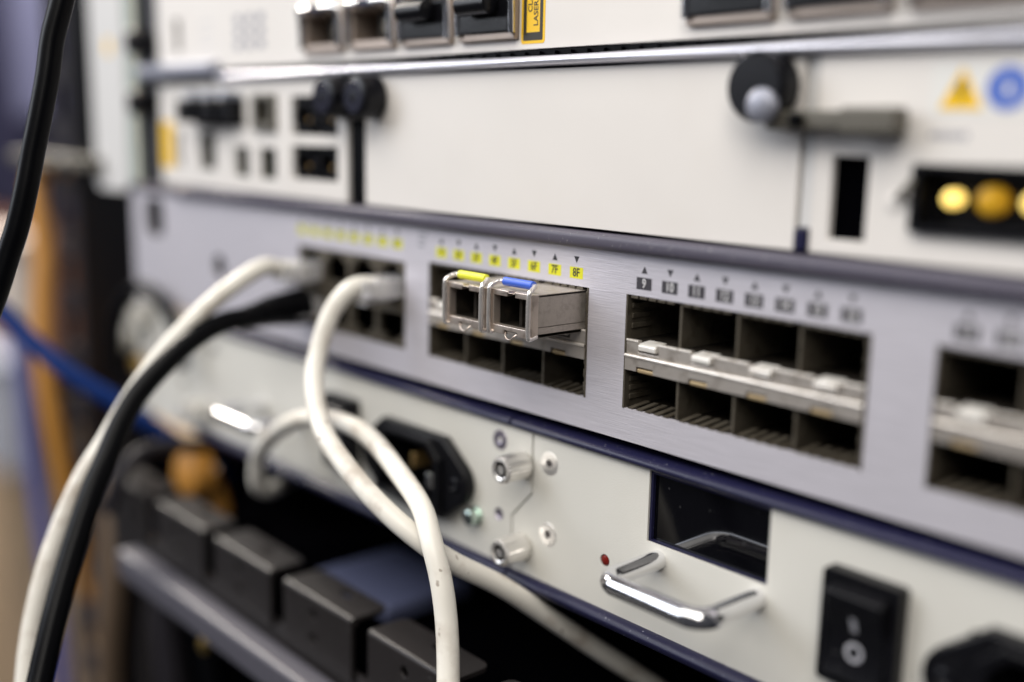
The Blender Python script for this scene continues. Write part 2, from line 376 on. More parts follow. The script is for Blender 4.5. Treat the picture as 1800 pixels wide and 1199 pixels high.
# ---------------------------------------------------------------- optical modules in the switch
def make_sfp(cx, label, sleeve, front):
    t = thing('optical_transceiver', label, 'transceiver', 'optical modules plugged in the grey switch')
    f = front; x0, x1 = cx-6.75, cx+6.75; zt, zb = -.75, -10.25
    b = MB()
    b.box(x0, x0+.7, f+2, 26, zb+2.3, zt); b.box(x1-.7, x1, f+2, 26, zb+2.3, zt)     # cover sides
    b.box(x0, x1, f+2, 26, zt-.7, zt+.02)
    obj('cover', b, M['sfp'], t, bevel=.16)
    b = MB(); b.box(x0+.12, x0+.7, f+.6, 26, zb, zb+2.2); b.box(x1-.7, x1-.12, f+.6, 26, zb, zb+2.2); b.box(x0+.12, x1-.12, f+.6, 26, zb, zb+.9)
    b.add([(x1-.15, 14, zb+2.1), (x1-.02, 14, zb+2.1), (x1-.02, 22, zb+4.2), (x1-.15, 22, zb+4.2)], [(0,1,2,3)])
    obj('base', b, M['sfp'], t, bevel=.14)
    hole = [(x0+1.0, zb+1.7), (x1-.95, zb+1.7), (x1-.95, zt-1.15), (cx+1.3, zt-1.15), (cx+1.3, zt-.45), (cx-1.3, zt-.45), (cx-1.3, zt-1.15), (x0+1.0, zt-1.15)]
    out = [(x0-.1, zb-.2), (cx-2.2, zb-.2), (cx-2.2, zb+.75), (cx+2.2, zb+.75), (cx+2.2, zb-.2), (x1+.1, zb-.2), (x1+.1, zt+.1), (cx+1.1, zt+.1), (cx+1.1, zt-.25), (cx-.9, zt-.25), (cx-.9, zt+.1), (x0-.1, zt+.1)]
    obj('front_bezel', MB().plate(out, [hole], f, f+2.0), M['sfp_edge'], t, bevel=.13)
    b = MB(); b.box(x0+.9, x1-.9, f+11, f+11.6, zb+1, zt-.8)
    b.box(cx-.45, cx+.45, f+3.0, f+11, zb+1.2, zt-.9)
    b.box(x0+.72, x0+.9, f+2, f+11, zb+1, zt-.8); b.box(x1-.9, x1-.72, f+2, f+11, zb+1, zt-.8); b.box(x0+.8, x1-.8, f+2.1, f+11, zb+.95, zb+1.6)
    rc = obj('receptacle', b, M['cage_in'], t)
    for sx in (-3.1, 3.1):
        obj('ferrule', MB().lathe((cx+sx, f+11, (zt+zb)/2-.2), (0, -1, 0), [(0, 1.3), (4.5, 1.25), (4.6, .6)], 20), M['dark_metal'], rc)
    wx = 6.55
    left = [(cx-wx, f+1.8, zb+.3), (cx-wx, f-.2, zb-.1), (cx-wx, f-.75, zb+.8), (cx-wx, f-.8, -5), (cx-wx, f-.7, zt-.3), (cx-wx+.05, f-.2, zt+.8), (cx-wx+.5, f+1.2, zt+1.55), (cx-wx+1.6, f+2.2, zt+1.75)]
    pth = left+[(cx, f+2.3, zt+1.75)]+[(2*cx-a, b_, c_) for a, b_, c_ in reversed(left)]
    bail = obj('bail', MB().tube(pth, .52, 14, 7), M['wire'], t)
    obj('sleeve', MB().lathe((cx-4.75, f+2.3, zt+1.75), (1, 0, 0), [(0, .75), (.12, .98), (9.4, .98), (9.52, .75)], 24), sleeve, bail)
    obj('release_wire', MB().tube([(cx-1.9, f+.4, zb+.2), (cx-1.4, f-.2, zb-.4), (cx-.5, f-.4, zb-1.0), (cx+.5, f-.4, zb-1.0), (cx+1.2, f-.2, zb-.4), (cx+1.6, f+.4, zb+.2)], .2, 10, 6), M['sfp_edge'], t)
    return t
make_sfp(34.9, 'metal optical transceiver with a yellow sleeve on its wire bail', M['yellow_pl'], -16.6)
make_sfp(49.5, 'metal optical transceiver with a blue sleeve on its wire bail', M['blue_pl'], -15.6)

# ================================================================== POWER SUPPLIES (cream, below)
def make_psu(dx, label, has_window):
    t = thing('power_supply', label, 'power supply', 'power supply modules side by side')
    edge = [(41.3, -36.4), (41.3, -52.2), (34.3, -59.6), (34.3, -73.6)]
    outer = list(edge)+[(x+172-.7, z) for x, z in reversed(edge)]
    win = rect(78, 109.3, -53.2, -37.2)
    O = lambda pts: [(x+dx, z) for x, z in pts]
    hl = ([win] if has_window else [])+[rrect(124.3, 138.1, -64.6, -44.4, .6), rrect(150, 176, -66, -47, 1.5), disc(65.8, -61.5, 1.45)]
    plate_hole = [disc(x, z, r) for x, z, r in ((46.8, -43.3, 2.6), (46.9, -60.9, 2.6), (201, -60.7, 1.6))]
    obj('face_plate', MB().plate(O(outer), [O(h) for h in hl+plate_hole], 0, 1.3), M['cream'], t, bevel=.12, angle=30)
    obj('top_rail', MB().prism([(-.6, -36.9), (-1.4, -36.4), (-1.4, -35.6), (-.7, -34.8), (1.2, -34.35), (30, -34.3), (30, -36.9)], dx+34, dx+205.6), M['navy'], t, bevel=.35, seg=3)
    obj('bottom_rail', MB().prism([(-.6, -73.3), (-1.7, -73.9), (-2.3, -75.0), (-1.8, -76.3), (-.6, -76.9), (30, -77), (30, -73.3)], dx+34, dx+205.6), M['navy'], t, bevel=.35, seg=3)
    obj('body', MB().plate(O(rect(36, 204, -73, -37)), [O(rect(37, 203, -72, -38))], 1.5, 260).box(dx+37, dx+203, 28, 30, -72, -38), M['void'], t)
    if has_window:
      wn = obj('window', MB().box(dx+77, dx+110.2, 1.5, 3, -54, -36.5), M['black_gloss'], t)
      obj('window_frame', MB().plate(O(rect(78.05, 109.25, -53.1, -37.3)), [O(rect(78.7, 108.9, -52.8, -37.9))], .5, 1.4), M['navy'], wn)
    # chrome handle
    hx0, hx1, hz, hy = 81.6, 107.4, -56.4, -17.6
    pth = [(dx+hx0, 1.0, hz), (dx+hx0, -6, hz), (dx+hx0, hy+5, hz)]
    for i in range(1, 6):
        a = math.pi/2*i/6; pth.append((dx+hx0+4.2*(1-math.cos(a)), hy+4.2*(1-math.sin(a)), hz))
    pth += [(dx+hx0+4.2, hy, hz), (dx+(hx0+hx1)/2, hy, hz)]
    pth += [(2*dx+hx0+hx1-a, b, c) for a, b, c in reversed(pth[:-1])]
    obj('handle', MB().tube(pth, 2.15, 24, 5), M['chrome'], t)
    # rocker switch
    bz = obj('rocker_switch', MB().plate(O(rrect(123.4, 139, -65.4, -43.6, .9)), [O(rect(125.3, 137.1, -63.4, -45.4))], -3.0, 1.5), M['black_pl'], t, bevel=.35)
    prof = [(2.5, -45.6), (-3.4, -45.6), (-5.6, -46.8), (-5.0, -50), (-3.0, -55), (-3.4, -60), (-4.6, -63.2), (2.5, -63.2)]
    obj('rocker', MB().prism(prof, dx+125.5, dx+136.9), M['black_pl'], bz, bevel=.4, seg=3)
    def on_rocker(z):
        pts = prof[2:7]
        for (ya, za), (yb, zb) in zip(pts, pts[1:]):
            if zb <= z <= za: return ya+(yb-ya)*(za-z)/(za-zb)-.06
        return -3
    sy = MB()
    zs = [-50.9, -51.9, -52.9, -53.9]
    for a, b in zip(zs, zs[1:]):
        sy.add([(dx+130.4, on_rocker(a), a), (dx+131.6, on_rocker(a), a), (dx+131.6, on_rocker(b), b), (dx+130.4, on_rocker(b), b)], [(0,1,2,3)])
    n = 28; ring = []
    for r in (1.85, 1.15):
        for i in range(n):
            a = 2*math.pi*i/n; z = -57.9+r*math.sin(a); ring.append((dx+131+r*math.cos(a), on_rocker(z), z))
    sy.add(ring, [(i, (i+1) % n, (i+1) % n+n, i+n) for i in range(n)])
    obj('on_off_symbol', sy, M['symbol'], bz, smooth=False)
    # mains inlet
    cx, cz = 167.9+0, -56.0
    hexa = []
    for sgn in (1, -1):
        hexa += [(cx+sgn*13.5, cz-sgn*11.2)]
        for i in range(9):
            an = math.radians(-58+116*i/8); hexa.append((cx+sgn*(17.8+6.3*math.cos(an)), cz+sgn*6.3*math.sin(an)))
        hexa += [(cx+sgn*13.5, cz+sgn*11.2)]
    cav = [(cx-12, cz-8), (cx+12, cz-8), (cx+12, cz+4.5), (cx+8.5, cz+8), (cx-8.5, cz+8), (cx-12, cz+4.5)]
    inl = obj('power_inlet', MB().plate(O(hexa), [O(cav)], -3.4, 0.0), M['black_pl'], t, bevel=.8, seg=3)
    col = [(cx-14.6, cz-9.6), (cx+14.6, cz-9.6), (cx+14.6, cz+5.6), (cx+10, cz+10), (cx-10, cz+10), (cx-14.6, cz+5.6)]
    obj('collar', MB().plate(O(col), [O(cav)], -5.2, 12).box(dx+cx-14.6, dx+cx+14.6, 11, 12, cz-9.6, cz+10), M['black_pl'], inl, bevel=.5)
    for px, pz in ((-7, -2.2), (0, 1.8), (7, -2.2)):
        obj('pin', MB().box(dx+cx+px-1, dx+cx+px+1, -2.5, 11, cz+pz-2, cz+pz+2), M['steel'] if px else M['gold'], inl, bevel=.3)
    for px in (-19.6, 19.6):
        obj('inlet_screw', MB().lathe((dx+cx+px, -3.3, cz), (0, -1, 0), [(0, 2.0), (.5, 1.9), (.8, 1.3), (.35, .8), (.2, .4)], 24), M['black_knurl'], inl)
    # fasteners
    def thumb(x, z):
        k = obj('thumb_screw', MB().lathe((dx+x, -.2, z), (0, -1, 0), [(0, 2.0), (.5, 3.0), (1, 3.15), (7.4, 3.15), (7.9, 2.9)], 44, knurl=.085), M['nickel'], t, angle=14)
        obj('drive_socket', MB().lathe((dx+x, -7.9, z), (0, -1, 0), [(0, 3.0), (.45, 2.9), (.55, 2.4), (.2, 1.9), (.2, 1.15), (-.5, .95), (-.6, .2)], 32), M['nickel'], k)
    thumb(38.6+172, -45.4); thumb(38.6, -66.2)
    def flat_screw(x, z, r=2.9):
        k = obj('flat_screw', MB().lathe((dx+x, .6, z), (0, -1, 0), [(0, r*.75), (.6, r), (.68, r*.97), (.72, r*.40), (.3, r*.34), (-.2, r*.26), (-.25, r*.1)], 32), M['nickel'], t)
        obj('drive_recess', MB().lathe((dx+x, -.08, z), (0, -1, 0), [(-.2, r*.3), (.06, r*.3), (.07, r*.05)], 6), M['dark_metal'], k)
    flat_screw(46.8, -43.3); flat_screw(46.9, -60.9); 
    k = obj('flat_screw', MB().lathe((dx+201, .1, -41.4), (0, -1, 0), [(0, 2.6), (.35, 2.4), (.4, 1.0), (.1, .6), (.05, .1)], 32), M['violet_hole'], t)
    obj('rivet', MB().lathe((dx+201, .6, -60.7), (0, -1, 0), [(0, 1.9), (.5, 1.85), (.6, 1.5), (.2, 1.1), (0.1, .2)], 28), M['violet_hole'], t)
    gs = obj('ground_screw', MB().lathe((dx+192.3, -.05, -63.6), (0, -1, 0), [(0, 2.6), (.5, 2.6), (.55, 2.1), (2.0, 2.2), (3.0, 2.0), (3.5, 1.2)], 32), M['green_screw'], t)
    obj('cross_slot', MB().box(dx+190.9, dx+193.7, -3.66, -3.2, -63.85, -63.35).box(dx+192.05, dx+192.55, -3.64, -3.2, -65, -62.2), M['print_d'], gs)
    obj('status_lamp', MB().lathe((dx+65.8, 1.2, -61.5), (0, -1, 0), [(0, 1.4), (.6, 1.4), (1.2, 1.1), (1.5, .5)], 24), M['led_red'], t)
    return t
make_psu(0, 'cream power supply module with chrome handle below a black window, red lamp in focus', True)
make_psu(-172, 'blurred cream power supply module with a black mains inlet behind the white cables', False)
# left end of the cream row
pe = tag(obj('end_panel', MB().plate(rect(-190, -131.6, -76.9, -33.6), [disc(-150, -60, 2)], .1, 2), M['cream'], bevel=.2), 'cream end panel left of the power supplies, mostly behind the curved cables', 'panel')
for x, z, r, l in ((-196, -50, 5.2, 'round'), (-181, -39.5, 5.0, 'upper')):
    obj('clip_knob', MB().lathe((x, .3, z), (0, -1, 0), [(0, r*.8), (1, r), (6, r), (7.5, r*.7)], 24), M['cream'], pe)
obj('ring', MB().lathe((-187, 0, -59), (0, -1, 0), [(0, 3), (3, 3), (3.4, 2)], 20), M['brass'], pe)

# ================================================================== UPPER CHASSIS
ch = thing('equipment_chassis', 'large white equipment chassis frame with bright cross rail and side ear', 'chassis')
obj('cross_rail', MB().prism([(-.2, 48.3), (-1.8, 48.6), (-2.4, 49.4), (-1.9, 50.2), (-.6, 50.6), (20, 50.6), (20, 48.3)], -113, 262), M['rail'], ch, bevel=.3, seg=3)
obj('rail_end', MB().box(-172, -113.5, -4, 4, 50, 54.6), M['dull_end'], ch, bevel=1.2, seg=3)
tk = MB()
for k in range(60): tk.box(-60+k*5, -59.5+k*5, -.5, .8, 50.9, 51.6)
s = obj('gasket_teeth', tk, M['post'], ch); s['kind'] = 'stuff'
obj('shadow_gap_strip', MB().box(-150, 262, .4, 3, 50.85, 52), M['post'], ch)  # black strip painted in as the shadow gap under the top card
obj('inner_box', MB().plate(rect(-176, 262, 13, 120), [rect(-172, 258, 14, 119)], 2.5, 260).box(-172, 258, 28, 30, 14, 119), M['void'], ch)
obj('ear', MB().plate(rrect(-222, -189, 8, 130, 6), [], -.8, 1.4), M['ear'], ch, bevel=.4)
obj('ear_edge', MB().box(-188.8, -182, 0.1, 1.6, 12, 130), M['ear_green'], ch)
obj('ear_recess', MB().box(-181.8, -161.5, 3, 5, 12, 130), M['chassis'], ch)
for z in (63, 41.5): 
    obj('ear_screw', MB().lathe((-171, 2.5, z), (0, -1, 0), [(0, 3.5), (.5, 4.6), (8, 4.6), (9, 3.8)], 24), M['black_knurl'], ch)
obj('ear_mark', MB().flat(rect(-206, -201, 60, 66), -.8, .05), M['sticker_y'], ch, smooth=False)

# blank panel in the middle
bp_ = thing('blank_panel', 'wide blank off-white panel with three black knobs between the port card and the lamp card', 'panel')
obj('face_plate', MB().plate(rect(-27.6, 110.2, 13.1, 47.8), [], 0, 1.6), M['white_panel'], bp_, bevel=.15)
obj('folded_edge', MB().box(-30.6, -27.75, .6, 14, 13.1, 47.8), M['white_panel'], bp_, bevel=.2)
def knob(x, z, par, r=5.7, l=7.5):
    k = obj('knob', MB().lathe((x, -.2, z), (0, -1, 0), [(0, r*.7), (.6, r*.98), (l-1, r), (l-.3, r*.93), (l, r*.8)], 48, knurl=.03), M['black_knurl'], par)
    obj('slot_cap', MB().lathe((x, -l, z), (0, -1, 0), [(0, r*.78), (.3, r*.72), (.3, r*.3), (-.6, r*.22), (-.7, r*.05)], 32), M['knob_face'], k)
    obj('socket', MB().lathe((x, -l+.35, z), (0, -1, 0), [(-.2, r*.26), (-.1, r*.24), (.1, r*.1)], 16), M['nickel'], k)
knob(-24.0, 42.0, bp_)
knob(-39.4, 42.0, bp_)
obj('recess_shade', MB().box(-38.4, -30.8, .8, 3, 13.3, 38), M['post'], bp_, bevel=.3)  # black strip standing for the shaded recess between card and panel
k = obj('knob', MB().lathe((103.6, -.2, 42.6), (0, -1, 0), [(0, 4.5), (.6, 6.2), (5, 6.3), (6, 5.6)], 48, knurl=.03), M['black_knurl'], bp_)
obj('cap', MB().lathe((106.2, -5.8, 39.2), (0, -1, 0), [(0, 3.0), (1.6, 3.0), (2.4, 2.2), (2.7, .8)], 32), M['dull_end'], k)

# lamp card on the right
pc = thing('lamp_card', 'off-white card with lit amber lamps and yellow and blue warning signs, right edge of photo', 'card')
obj('face_plate', MB().plate(rect(113.4, 262, 13.1, 47.8), [rect(117.2, 124.5, 15.8, 30.6), rect(134.2, 175, 19.3, 28.9)], 0, 1.6), M['white_panel'], pc, bevel=.15)
obj('seam_strip', MB().box(110.75, 113.0, .7, 3, 17.5, 47.8), M['ear'], pc)
obj('lock_block', MB().box(110.6, 113.1, -.8, 3, 13.2, 17.3), M['navy'], pc, bevel=.3)
obj('slot_cover', MB().box(116.8, 125, 1.7, 3, 15.4, 31), M['void'], pc)
lw = obj('lamp_window', MB().plate(rrect(133.2, 176, 18.4, 29.8, .8), [rect(134.6, 174.6, 19.6, 28.6)], -1.4, 3).box(133.4, 175.8, 3.1, 4, 18.6, 29.6), M['black_pl'], pc, bevel=.25)
for i, x in enumerate((139.3, 145.9, 152.5, 159.1)):
    obj('lamp', MB().lathe((x, 3, 24.2), (0, -1, 0), [(0, 1.5), (2.0, 1.5), (2.9, 1.1), (3.2, .4)] if i % 2 == 0 else [(0, 2.4), (2.0, 2.4), (2.9, 1.8), (3.2, .6)], 24), M['led_on'] if i % 2 == 0 else M['led_on2'], lw)
lever = obj('ejector_lever', MB().box(105.5, 131.5, -4.6, -1.0, 35.0, 38.4).box(121, 131.6, -5.2, -.9, 34.4, 38.9), M['olive'], pc, bevel=.5)
obj('lever_pivot', MB().lathe((112.5, .2, 36.7), (0, -1, 0), [(0, 1.4), (6, 1.4), (6.3, .9)], 20), M['post'], lever)
obj('warning_label', MB().flat(rrect(134.6, 160, 37.6, 46.0, .6), 0, .06), M['sticker_w'], pc, smooth=False)
wl = obj('warning_triangle', MB().flat([(136.2, 38.6), (143.6, 38.6), (139.9, 45.2)], -.06, .06), M['sticker_y'], pc, smooth=False)
obj('bolt_mark', MB().flat([(139.7, 43.4), (138.9, 41.2), (139.8, 41.3), (139.5, 39.3), (140.9, 41.9), (140.0, 41.8), (140.4, 43.4)], -.125, .03), M['sticker_k'], wl, smooth=False)
bs = obj('blue_disc_sign', MB().flat(disc(147.4, 41.8, 3.4), -.06, .06), M['sticker_b'], pc, smooth=False)
obj('hand_mark', MB().flat([(146.9, 40.6), (147.9, 40.6), (148.3, 41.6), (147.9, 42.8), (147.0, 42.6), (146.8, 41.4)], -.125, .03), M['sticker_w'], bs, smooth=False)
ln = MB()
for k in range(5): ln.flat(rect(135.2+k*1.35, 136.2+k*1.35, 33.8, 35), 0, .03)
obj('small_print', ln, M['print_g'], pc, smooth=False)
obj('panel_screw', MB().lathe((129.6, .1, 23.2), (0, -1, 0), [(0, 1.7), (.4, 1.5), (.5, .8)], 20), M['white_panel'], pc)
obj('hook', MB().tube([(130.6, -.5, 24), (132.5, -2, 25.2), (133.4, -1, 27)], .6, 10), M['olive'], pc)

# port card on the left
ic = thing('port_card', 'blurred white card full of small black port openings under the bright rail', 'card')
h = [rrect(-69.0, -43.6, 31.6, 43.0, .5), rrect(-69.0, -43.6, 18.6, 28.6, .5), rect(-130, -119, 19.2, 31.4), rect(-105.2, -95.8, 17.8, 27.4), rect(-88.8, -78.6, 17.8, 27.4),
     rect(-133.8, -98, 33.6, 43.6), rect(-90.6, -78, 33, 43.4), rect(-149.4, -144.6, 18.8, 32)]
obj('face_plate', MB().plate(rect(-160.5, -38.9, 13.1, 47.6), h, 0, 1.5), M['white_panel'], ic, bevel=.15)
for x0, x1, z0, z1 in ((-69, -43.6, 31.6, 43), (-69, -43.6, 18.6, 28.6)):
    for k in range(2):
        cx = x0+6.4+12.6*k; cz = (z0+z1)/2
        j = obj('round_jack', MB().plate(disc(cx, cz, 5.6, 24, (z1-z0)/2-.4), [disc(cx, cz, 3.6, 24)], .4, 8), M['black_pl'], ic)
        obj('jack_contact', MB().lathe((cx-.8, 7.5, cz-1.4), (0, -1, 0), [(0, .8), (4.5, .8), (5, .4)], 16), M['gold'], j)
for (x0, x1, z0, z1) in ((-130, -119, 19.2, 31.4), (-105.2, -95.8, 17.8, 27.4), (-88.8, -78.6, 17.8, 27.4)):
    obj('port_socket', MB().plate(rect(x0-.4, x1+.4, z0-.4, z1+.4), [rect(x0+.7, x1-.7, z0+.7, z1-.7)], 1.7, 9).box(x0, x1, 9, 10, z0, z1), M['green_in'], ic)
obj('slot_insert', MB().box(-149.6, -144.4, 1.7, 3, 18.6, 32.2), M['chassis'], ic)
obj('amber_label', MB().flat(rect(-160, -151, 18.8, 35), 0, .06), M['sticker_y'], ic, smooth=False)
obj('jack_frame', MB().plate(rect(-91, -77.6, 32.6, 43.8), [rect(-88.6, -80, 35, 42)], -1.5, 6), M['olive'], ic, bevel=.3)
for i, x in enumerate((-132.4, -119.8, -108.4)):
    t = thing('jack_plug', ('leftmost', 'middle', 'rightmost')[i]+' of three stubby black plugs with pale blue tops in the port card', 'plug', 'black plugs in the port card')
    obj('plug_body', MB().box(x, x+(11.6 if i < 2 else 9.0), -7.5+i*1.5, 6, 34.8, 42.4), M['black_pl'], t, bevel=.8)
    obj('latch', MB().prism([(4, 42.6), (-6, 42.6), (-5, 45), (2, 44.2)], x+2.5, x+7.5), M['pale_blue_box'], t, bevel=.2)

# upper interface card with optical cages
uc = thing('optical_card', 'off-white top card with optical module cages and a yellow laser sticker', 'card')
XC = [-49.3, -25.0, -1.2, 22.6, 93.2, 116.6, 140.2]
obj('face_plate', MB().plate(rect(-160.5, 262, 52.2, 110), [rect(x-10.3, x+10.3, 54.4, 66.6) for x in XC]+[rect(-147.2, -142.2, 58.5, 69.6)], 0, 1.6), M['white_panel'], uc, bevel=.12)
st = obj('laser_sticker', MB().flat(rrect(33.7, 41.6, 53.4, 82, .7), 0, .06), M['sticker_y'], uc, smooth=False)
obj('sticker_border', MB().plate(rrect(34.4, 40.9, 54.1, 81.3, .2), [rect(35.5, 39.9, 55.9, 79.5)], -.09, -.05), M['sticker_k'], st, smooth=False)
obj('lettering', text_mesh('CLASS 1', 2.05, 36.75, 60.3, -.065, M['sticker_k'], rot=math.pi/2, align='LEFT'), None, st)
obj('lettering', text_mesh('LASER PRODUCT', 2.05, 38.65, 57.2, -.065, M['sticker_k'], rot=math.pi/2, align='LEFT'), None, st)
gr = MB()
for i in range(3):
    for j in range(3): gr.flat(rect(-103+i*7.2, -98.6+i*7.2, 57.8+j*3.9, 60.4+j*3.9), 0, .03)
obj('key_print', gr, M['print_g'], uc, smooth=False)
gr = MB()
for j in range(3): gr.flat(rect(-127, -119, 60+j*3.4, 60.8+j*3.4), 0, .03)
obj('table_print', gr, M['print_l'], uc, smooth=False)
obj('slot_insert', MB().box(-147.5, -142, 1.7, 3, 58.2, 70), M['chassis'], uc)

pos = ['far left', 'second from left', 'third from left', 'beside the yellow laser sticker', 'first right of the yellow sticker', 'second right of the yellow sticker', 'at the top right corner']
for i, x in enumerate(XC):
    t = thing('optical_transceiver', ('open-mouthed' if i < 2 else 'black-capped')+' metal optical module in the top card, '+pos[i], 'transceiver', 'optical modules in the top card')
    obj('shell', MB().plate(rect(x-10.1, x+10.1, 54.6, 66.4), [rect(x-8, x+8, 57, 65)], -1.4, 14), M['cap_shell'], t, bevel=.3)
    rc = obj('receptacle', MB().box(x-8.2, x+8.2, 9, 10, 56.8, 65.2).box(x-.5, x+8, 1.6, 9, 57, 64.8), M['cage_in'], t)
    obj('ferrule', MB().lathe((x+3.7, 1.8, 60.8), (0, -1, 0), [(0, 2.2), (.5, 2.0), (.5, .9), (-1, .8), (-1, .1)], 20), M['cage'], rc)
    obj('bail', MB().tube([(x-9.7, -1.8, 56), (x-9.7, -2.2, 64), (x-9.4, -2.8, 66), (x-8, -3.2, 66.6), (x-3, -3.2, 66.6)], .95, 12).tube([(x+9.7, -1.8, 56), (x+9.7, -2.2, 64), (x+9.4, -2.8, 66), (x+8, -3.2, 66.6), (x+3, -3.2, 66.6)], .95, 12), M['chrome'], t)
    obj('latch_bridge', MB().box(x-3, x+3, -3.4, 2, 65.6, 67.6), M['navy'], t, bevel=.3)
    if i >= 2:
        d = thing('dust_cap', 'black dust cap in the optical module '+pos[i], 'dust cap', 'dust caps in the optical modules')
        obj('cap_face', MB().box(x-8.9, x+8.9, -2.3, 6, 56.3, 65.2), M['black_pl'], d, bevel=.4)
        obj('grip', MB().lathe((x-5.8, -4.6, 62.6), (1, 0, 0), [(0, 1.6), (.5, 2.5), (11.1, 2.5), (11.6, 1.6)], 32).box(x-5.4, x+5.4, -4.2, -2, 61.4, 64.2), M['black_pl'], d, angle=50)

# ================================================================== CABLES
def cable(name, label, pts, r, m, cat='cable', n=20):
    t = thing(name, label, cat)
    obj('jacket', MB().tube(pts, r, n, 10), m, t)
    return t
def rj_plug(t, x, z, y, boot, up=1):
    p = obj('plug', MB().box(x-5.3, x+5.3, y+1, 8, z-3.0, z+2.4), M['clear'], t, bevel=.5)
    obj('plug_collar', MB().box(x-4.0, x+4.0, y-3, y+1.05, z-2.6, z+2.0), M['clear'], p, bevel=.5)
    obj('latch_clip', MB().prism([(6, z-3.2), (-4, z-3.7), (y-1, z-5.0), (y-1, z-4.3), (5, z-3.0)], x-2.4, x+2.4), M['clear'], p, bevel=.15)
    g = MB()
    for k in range(8): g.box(x-3.7+k*1.02, x-3.4+k*1.02, 1, 6, z-3.7, z-2.6)
    obj('plug_contact', g, M['gold'], p)
    if boot: obj('strain_relief', MB().tube([(-54.0, -27, -20.2), (-55.4, -20, -19.6), (-57.5, -14, -19.2), (-58.6, -8, -19.1), (-59.2, -3, -19)], [3.25]*3+[3.6]*3+[4.1]*3+[4.6]*3+[5.0]*3+[5.4]*3+[5.7]*4, 18, 5), boot, t)

W1 = [(-17.9, -3, -8.4), (-17.6, -12.0, -7.8), (-19.2, -18.0, -14.2), (-18.1, -23.4, -25.8), (-11.2, -28.4, -33.0), (0.3, -32.9, -40.3), (12.7, -34.3, -46.1), (24.0, -33.9, -51.4), (33.5, -31.0, -57.0), (39.8, -24.3, -63.6), (42.8, -11.1, -72.4), (45.0, 2.1, -82.9), (48.3, 15.1, -93.6), (54.4, 30.6, -106.3), (61.8, 43.3, -117.5)]
t = cable('network_cable', 'white cable plugged into the copper ports, sweeping down right under the crossing cable', W1, 2.5, M['cable_w'])
rj_plug(t, -17.9, -8.2, -8.5, None)
W2 = [(-118, 31, -92), (-97, 12, -86.5), (-83, 0, -83), (-75.5, -7.5, -80.5), (-71.8, -12.6, -76), (-65.2, -15.5, -64.8), (-52.9, -17.4, -55.5), (-38.5, -19.0, -48.2), (-26.0, -19.2, -44.4), (-10.2, -19.3, -42.6), (4.6, -21.4, -43.5), (21.0, -25.3, -46.9), (35.1, -29.0, -50.8), (44.4, -33.1, -55.5), (49.4, -34.2, -62.9), (52.9, -35.3, -71.8), (56.9, -37.9, -82.3), (61.0, -41.5, -89.9), (66.0, -46.0, -104.0), (73.5, -53.1, -126.2)]
cable('network_cable', 'white cable arching before the mains inlet, then hanging straight down over the other', W2, 2.5, M['cable_w'])
W3 = [(-59.2, -3, -8.2), (-58.6, -11, -7.2), (-57.6, -16.5, -6.2), (-57.0, -23.4, -8.9), (-58.2, -31.5, -14.3), (-58.6, -40.1, -21.2), (-59.7, -48.2, -29.5), (-58.4, -57.3, -39.5), (-57.4, -65.2, -50.0), (-56.1, -72.3, -58.6), (-54.1, -79.6, -70.6), (-51.1, -85.6, -82.2), (-48.1, -90.1, -93.8), (-44.1, -93.5, -105.0), (-39.7, -96.3, -116.2), (-35.2, -101.6, -136.7), (-28.7, -111.3, -175.1)]
t = cable('network_cable', 'blurred white network cable curving down the left side behind the black cable', W3, 2.55, M['cable_w'])
rj_plug(t, -59.2, -8.0, -8.5, None)
B1 = [(-59.2, -4, -19), (-57.5, -14, -19.2), (-53.8, -24.1, -19.8), (-54.7, -30.9, -20.6), (-54.7, -39.5, -23.9), (-53.7, -49.3, -30.2), (-52.4, -57.4, -36.8), (-49.6, -63.9, -43.8), (-46.0, -69.8, -51.9), (-42.3, -75.3, -59.0), (-36.5, -83.1, -72.0), (-30.1, -90.2, -84.2), (-24.3, -96.2, -96.0), (-19.4, -100.9, -105.3), (-14.0, -107.5, -123.0), (-5.8, -116.9, -156.4)]
t = cable('network_cable', 'black network cable curving down the left side in front of the white one', B1, 3.05, M['cable_b'])
rj_plug(t, -59.2, -19.0, -9, M['cable_b'], -1)
B2 = [(-18.8, -52.1, 167.7), (-19.1, -65.3, 122.0), (-19.8, -76.7, 87.5), (-20.2, -81.5, 69.1), (-19.9, -84.0, 59.5), (-20.1, -86.4, 51.4), (-19.6, -88.1, 43.5), (-19.3, -90.1, 35.4), (-19.2, -92.2, 27.4), (-18.9, -94.2, 19.5), (-19.0, -96.5, 11.4), (-19.4, -98.6, 5.4), (-19.8, -101.6, -3.0), (-20.8, -106.6, -15.1), (-19.7, -117.7, -39.2), (-15.3, -131.9, -74.2), (-0.9, -148.1, -129.1)]
cable('power_cable', 'sharp black cable hanging across the upper left corner', B2, 2.5, M['cable_b'])
BL = [(-200.7, -58.1, -18.4), (-193.7, -53.0, -28.4), (-183.5, -45.2, -41.3), (-173.6, -37.1, -52.2), (-167.6, -29.5, -59.6), (-162.7, -21.2, -66.2), (-157.8, -10.7, -75.5), (-160.3, 7.7, -90.9), (-170.9, 27.4, -106.9)]
cable('network_cable', 'bright blue cable slanting from the left edge under the cream end panel', BL, 3.4, M['cable_blue'])
OR = [(-350, 48, 14), (-312, 12, 12), (-300.7, 1.5, 4.9), (-289.6, -0.8, -26.1), (-284.3, -4.4, -48.7), (-277.3, -7.4, -76.3), (-272.2, -6.0, -104.5), (-270.5, -2.4, -134.0), (-272.8, 4.1, -168.3), (-280, 12, -205), (-290.0, 22, -250.0)]
cable('fibre_conduit', 'ochre orange conduit running down beside the black rack post', OR, 4.6, M['cable_o'], 'conduit')
